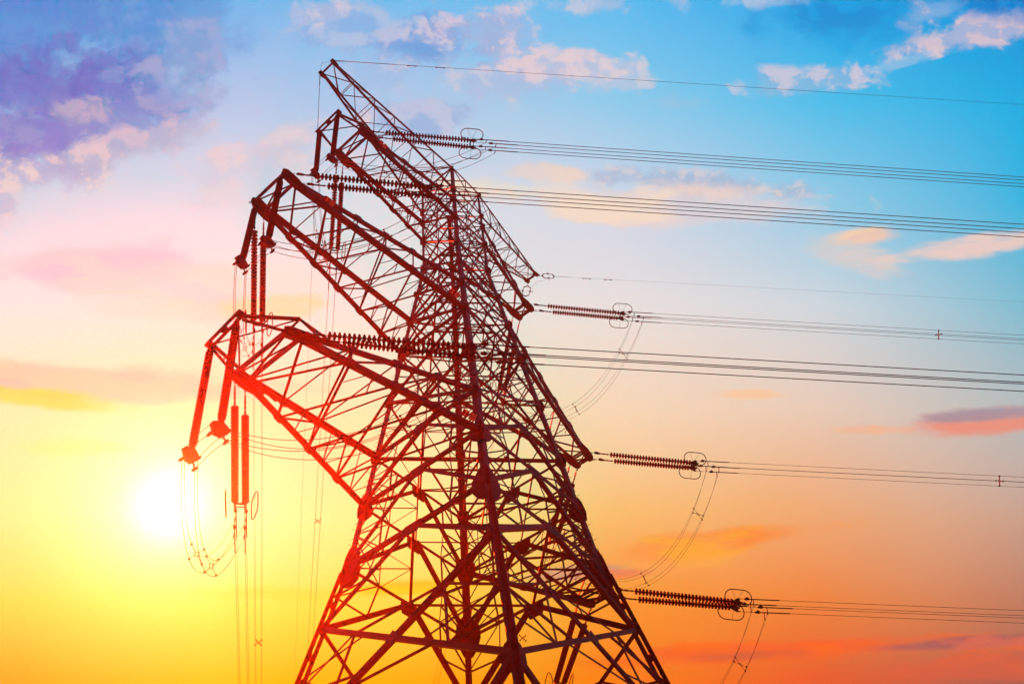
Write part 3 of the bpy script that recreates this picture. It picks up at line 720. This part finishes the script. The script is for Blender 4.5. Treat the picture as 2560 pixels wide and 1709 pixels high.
CL = [ # x, y, rx, ry (in 2349 x 1568 chart units), rotation deg, shade colour, lit colour, opacity, puffs or streaks, raggedness
 (30, 30, 273, 132, -4, (65, 133, 209), (87, 146, 214), 0.80, 0, 2.0), (330, 60, 199, 110, 8, (89, 141, 211), (122, 155, 215), 0.80, 0, 2.0),
 (440, 100, 73, 77, 0, (148, 170, 214), (177, 175, 212), 0.60, 0, 2.0), (60, 200, 157, 77, -4, (98, 121, 201), (125, 137, 208), 0.90, 0, 2.0),
 (200, 190, 178, 88, 0, (101, 107, 192), (123, 120, 198), 0.95, 0, 2.0), (320, 210, 136, 82, -10, (107, 128, 204), (144, 149, 208), 0.85, 0, 2.0),
 (100, 310, 199, 82, -4, (120, 120, 198), (158, 141, 201), 0.90, 0, 2.0), (300, 290, 136, 66, 5, (139, 142, 204), (177, 162, 205), 0.80, 0, 2.0),
 (190, 255, 73, 28, -4, (171, 158, 196), (199, 170, 196), 0.80, 0, 2.0), (110, 395, 170, 45, -4, (196, 176, 208), (250, 208, 200), 0.75, 0, 2.6),
 (330, 330, 157, 44, -10, (203, 189, 208), (232, 196, 203), 0.70, 0, 2.0), (420, 180, 84, 55, 20, (159, 174, 212), (186, 179, 210), 0.55, 0, 2.0),
 (10, 470, 40, 40, 0, (200, 182, 208), (236, 206, 208), 0.70, 0, 2.0), (990, 95, 122, 65, 10, (110, 146, 212), (176, 186, 222), 0.68, 0, 2.7),
 (1120, 85, 122, 49, 8, (178, 178, 214), (235, 199, 207), 0.64, 0, 3.0), (1270, 140, 106, 34, 4, (200, 190, 214), (237, 205, 205), 0.64, 0, 2.9),
 (1390, 165, 82, 34, 8, (204, 196, 216), (237, 207, 207), 0.55, 0, 3.0), (1090, 180, 164, 41, 6, (186, 184, 216), (229, 203, 210), 0.51, 0, 3.0),
 (980, 268, 106, 41, 0, (150, 162, 212), (205, 190, 214), 0.55, 0, 2.9), (820, 60, 139, 49, 0, (150, 170, 220), (205, 194, 216), 0.51, 0, 3.0),
 (720, 30, 73, 21, 0, (196, 190, 216), (235, 205, 210), 0.51, 0, 2.6), (900, 170, 98, 49, 0, (170, 180, 220), (205, 197, 220), 0.38, 0, 3.0),
 (1380, 8, 122, 29, 0, (186, 190, 216), (235, 207, 209), 0.55, 0, 2.8), (1760, 0, 73, 18, 0, (196, 200, 224), (233, 210, 214), 0.46, 0, 2.6),
 (2250, 72, 172, 37, -14, (196, 186, 210), (246, 203, 197), 0.69, 0, 2.5), (2130, 34, 73, 27, -8, (150, 180, 220), (242, 203, 203), 0.61, 0, 2.7),
 (1870, 185, 122, 27, -6, (150, 182, 218), (237, 203, 207), 0.61, 0, 2.7), (2080, 142, 82, 14, -14, (170, 196, 226), (233, 205, 210), 0.50, 0, 2.9),
 (1930, 45, 164, 57, 0, (6, 122, 202), (30, 152, 222), 0.58, 0, 2.4), (2330, 8, 106, 37, 0, (0, 100, 190), (20, 133, 212), 0.58, 0, 2.2),
 (1540, 240, 73, 21, 0, (178, 188, 216), (205, 199, 216), 0.34, 0, 3.0), (1620, 425, 230, 26, 5, (172, 180, 206), (222, 202, 206), 0.70, 0, 2.3),
 (1480, 468, 360, 40, 4, (232, 208, 206), (250, 212, 194), 0.60, 1, 2.8), (1262, 396, 66, 18, 0, (246, 208, 190), (255, 212, 178), 0.60, 0, 2.2),
 (1290, 440, 200, 44, 6, (250, 216, 196), (255, 224, 186), 0.50, 1, 2.6), (1985, 542, 70, 20, -6, (246, 196, 168), (254, 206, 164), 0.85, 1, 1.8),
 (1940, 578, 110, 34, 8, (222, 204, 198), (244, 206, 186), 0.60, 1, 2.6), (2250, 558, 190, 22, -8, (220, 200, 200), (250, 206, 188), 0.80, 1, 2.1),
 (250, 606, 250, 46, -2, (208, 192, 208), (236, 202, 204), 0.85, 1, 2.3), (360, 640, 190, 46, 8, (228, 208, 208), (248, 218, 206), 0.60, 1, 2.8),
 (640, 640, 210, 80, -6, (242, 214, 206), (252, 224, 204), 0.50, 1, 2.8), (600, 385, 200, 60, -8, (222, 200, 214), (246, 208, 208), 0.50, 0, 2.8),
 (660, 330, 140, 36, -12, (232, 198, 206), (246, 208, 206), 0.45, 0, 2.8), (650, 700, 100, 22, -3, (252, 218, 152), (254, 212, 130), 0.60, 1, 2.2),
 (300, 715, 160, 30, 0, (250, 216, 192), (254, 220, 180), 0.45, 1, 2.6), (180, 870, 320, 42, 3, (248, 184, 168), (253, 200, 166), 0.85, 1, 2.1),
 (60, 912, 190, 20, 6, (255, 214, 60), (255, 222, 50), 0.75, 1, 2.1), (200, 1022, 170, 20, 0, (255, 234, 120), (255, 236, 100), 0.40, 1, 2.4),
 (2280, 972, 210, 32, -3, (236, 140, 118), (252, 156, 112), 0.90, 1, 1.9), (2270, 950, 160, 16, -4, (150, 142, 160), (196, 156, 156), 0.75, 1, 2.0),
 (2020, 985, 90, 10, 0, (246, 176, 140), (252, 178, 130), 0.60, 1, 2.0), (1720, 905, 80, 12, 0, (253, 196, 148), (255, 194, 136), 0.60, 1, 2.0),
 (1680, 1238, 240, 24, -8, (250, 138, 58), (255, 152, 40), 0.85, 1, 2.0), (1490, 1278, 190, 34, -10, (253, 160, 80), (255, 172, 66), 0.60, 1, 2.4),
 (1800, 1490, 460, 26, -3, (248, 96, 44), (254, 104, 30), 0.80, 1, 2.2), (2190, 1474, 220, 14, -4, (160, 92, 96), (206, 104, 88), 0.80, 1, 2.0),
 (1740, 1502, 160, 12, -2, (196, 92, 66), (236, 100, 50), 0.60, 1, 2.0), (2150, 1535, 280, 30, -3, (222, 92, 62), (240, 94, 50), 0.60, 1, 2.4),
 (1330, 1312, 100, 18, -4, (200, 140, 130), (226, 150, 120), 0.85, 1, 1.8), (1400, 1318, 70, 12, -4, (240, 116, 84), (252, 120, 70), 0.65, 1, 1.8),
 (950, 1346, 180, 16, -3, (255, 184, 16), (255, 196, 0), 0.80, 1, 2.0), (620, 1362, 320, 18, 0, (255, 212, 40), (255, 216, 30), 0.45, 1, 2.4)]
for (x, y, rx, ry, rot, c, c2, op, k, gain) in CL:
    mp = N_('ShaderNodeMapping', vector_type='TEXTURE'); mp.inputs['Location'].default_value = (x/2349, y/2349, 0); mp.inputs['Rotation'].default_value = (0, 0, math.radians(rot)); mp.inputs['Scale'].default_value = (rx*1.3/2349, ry*1.3/2349, 1)
    sq = N_('ShaderNodeVectorMath', operation='MULTIPLY_ADD'); nt.links.new(prev, sq.inputs[0]); sq.inputs[1].default_value = (1e-7,)*3; nt.links.new(UVs, sq.inputs[2])   # keeps the layers in order
    nt.links.new(sq.outputs[0], mp.inputs[0]); ln = N_('ShaderNodeVectorMath', operation='LENGTH'); nt.links.new(mp.outputs[0], ln.inputs[0])
    q = math_('ADD', ln.outputs['Value'], math_('MULTIPLY', math_('SUBTRACT', fld[k], .5), -gain*1.5))
    mr = N_('ShaderNodeMapRange', interpolation_type='SMOOTHSTEP'); inp(mr, 0, q); mr.inputs[1].default_value = 1.08; mr.inputs[2].default_value = .42; mr.inputs[3].default_value = 0; mr.inputs[4].default_value = op
    m2 = N_('ShaderNodeMix', data_type='RGBA'); inp(m2, 0, lits[k]); m2.inputs[6].default_value = lin(c)+(1,); m2.inputs[7].default_value = lin(c2)+(1,)
    mx = N_('ShaderNodeMix', data_type='RGBA'); inp(mx, 0, mr.outputs[0]); nt.links.new(prev, mx.inputs[6]); nt.links.new(m2.outputs[2], mx.inputs[7]); prev = mx.outputs[2]
# the lit haze in front adds red light of its own, so the sky beyond it is that much less red
sepz = N_('ShaderNodeSeparateXYZ'); nt.links.new(D, sepz.inputs[0])
pa = math_('DIVIDE', 58.8, math_('MAXIMUM', sepz.outputs[2], .3))
den = math_('POWER', math_('SUBTRACT', 1+HAZE_G**2, math_('MULTIPLY', dot(D, SUN), 2*HAZE_G)), 1.5)
amt = math_('MULTIPLY', math_('DIVIDE', pa, den), (1-HAZE_G**2)/(4*math.pi)*HAZE_D*sd.energy*2**EXPO*.95)
sc1 = N_('ShaderNodeVectorMath', operation='SCALE'); sc1.inputs[0].default_value = (1., 0., 0.); inp(sc1, 3, amt)
sb = N_('ShaderNodeVectorMath', operation='SUBTRACT'); nt.links.new(prev, sb.inputs[0]); nt.links.new(sc1.outputs[0], sb.inputs[1])
mxv = N_('ShaderNodeVectorMath', operation='MAXIMUM'); nt.links.new(sb.outputs[0], mxv.inputs[0]); flo = N_('ShaderNodeVectorMath', operation='MULTIPLY'); nt.links.new(prev, flo.inputs[0]); fl2 = N_('ShaderNodeVectorMath', operation='MULTIPLY'); nt.links.new(prev, fl2.inputs[0]); fl2.inputs[1].default_value = (.6, .6, .6); nt.links.new(fl2.outputs[0], flo.inputs[1]); nt.links.new(flo.outputs[0], mxv.inputs[1])
gain_ = math_('EXPONENT', math_('MULTIPLY', pa, HAZE_D*.9))
sc2 = N_('ShaderNodeVectorMath', operation='SCALE'); nt.links.new(mxv.outputs[0], sc2.inputs[0]); inp(sc2, 3, gain_); prev = sc2.outputs[0]
# unseen sky away from the view axis, dimmed to keep the steel dark
dk = N_('ShaderNodeMapRange', interpolation_type='SMOOTHSTEP'); inp(dk, 0, dot(D, F_)); dk.inputs[1].default_value = .25; dk.inputs[2].default_value = .72; dk.inputs[3].default_value = .015; dk.inputs[4].default_value = 1.
mx = N_('ShaderNodeMix', data_type='RGBA', blend_type='MULTIPLY'); inp(mx, 0, 1.); nt.links.new(prev, mx.inputs[6]); nt.links.new(dk.outputs[0], mx.inputs[7]); prev = mx.outputs[2]
# the glare round the sun
ang = math_('ARCCOSINE', math_('MINIMUM', dot(D, SUN), .99999))
def gl(sig, amp): return math_('MULTIPLY', math_('EXPONENT', math_('MULTIPLY', math_('POWER', math_('DIVIDE', ang, math.radians(sig)), 2.), -1.)), amp)
for sig, amp, c in ((2., .9, (1, .98, .94)), (4.2, .2, (1, .9, .92)), (6.5, .14, (.6, .1, 1.))):
    mx = N_('ShaderNodeMix', data_type='RGBA', blend_type='ADD'); inp(mx, 0, 1.); nt.links.new(prev, mx.inputs[6])
    cc = N_('ShaderNodeVectorMath', operation='SCALE'); cc.inputs[0].default_value = c; inp(cc, 3, math_('MULTIPLY', gl(sig, amp), math_('ADD', .65, math_('MULTIPLY', nz.outputs['Fac'], .7)))); nt.links.new(cc.outputs[0], mx.inputs[7]); prev = mx.outputs[2]
bg = N_('ShaderNodeBackground'); nt.links.new(prev, bg.inputs[0]); bg.inputs[1].default_value = 2**-EXPO*1.0
w.cycles.sampling_method = 'MANUAL'; w.cycles.sample_map_resolution = 256
wo = N_('ShaderNodeOutputWorld'); nt.links.new(bg.outputs[0], wo.inputs[0])

# ------------------------------------------------------------------ render settings
vs = sc.view_settings; vs.view_transform = 'Standard'; vs.look = 'None'; vs.exposure = EXPO; vs.gamma = 1; vs.use_curve_mapping = False
cy = sc.cycles; cy.use_denoising = True; cy.max_bounces = 6; cy.volume_bounces = 0; cy.diffuse_bounces = 2; cy.glossy_bounces = 2
cy.sample_clamp_indirect = 6.; cy.use_adaptive_sampling = True; cy.adaptive_threshold = .015; cy.adaptive_min_samples = 24; sc.render.filter_size = 1.3 if hasattr(sc.render, 'filter_size') else 1.5
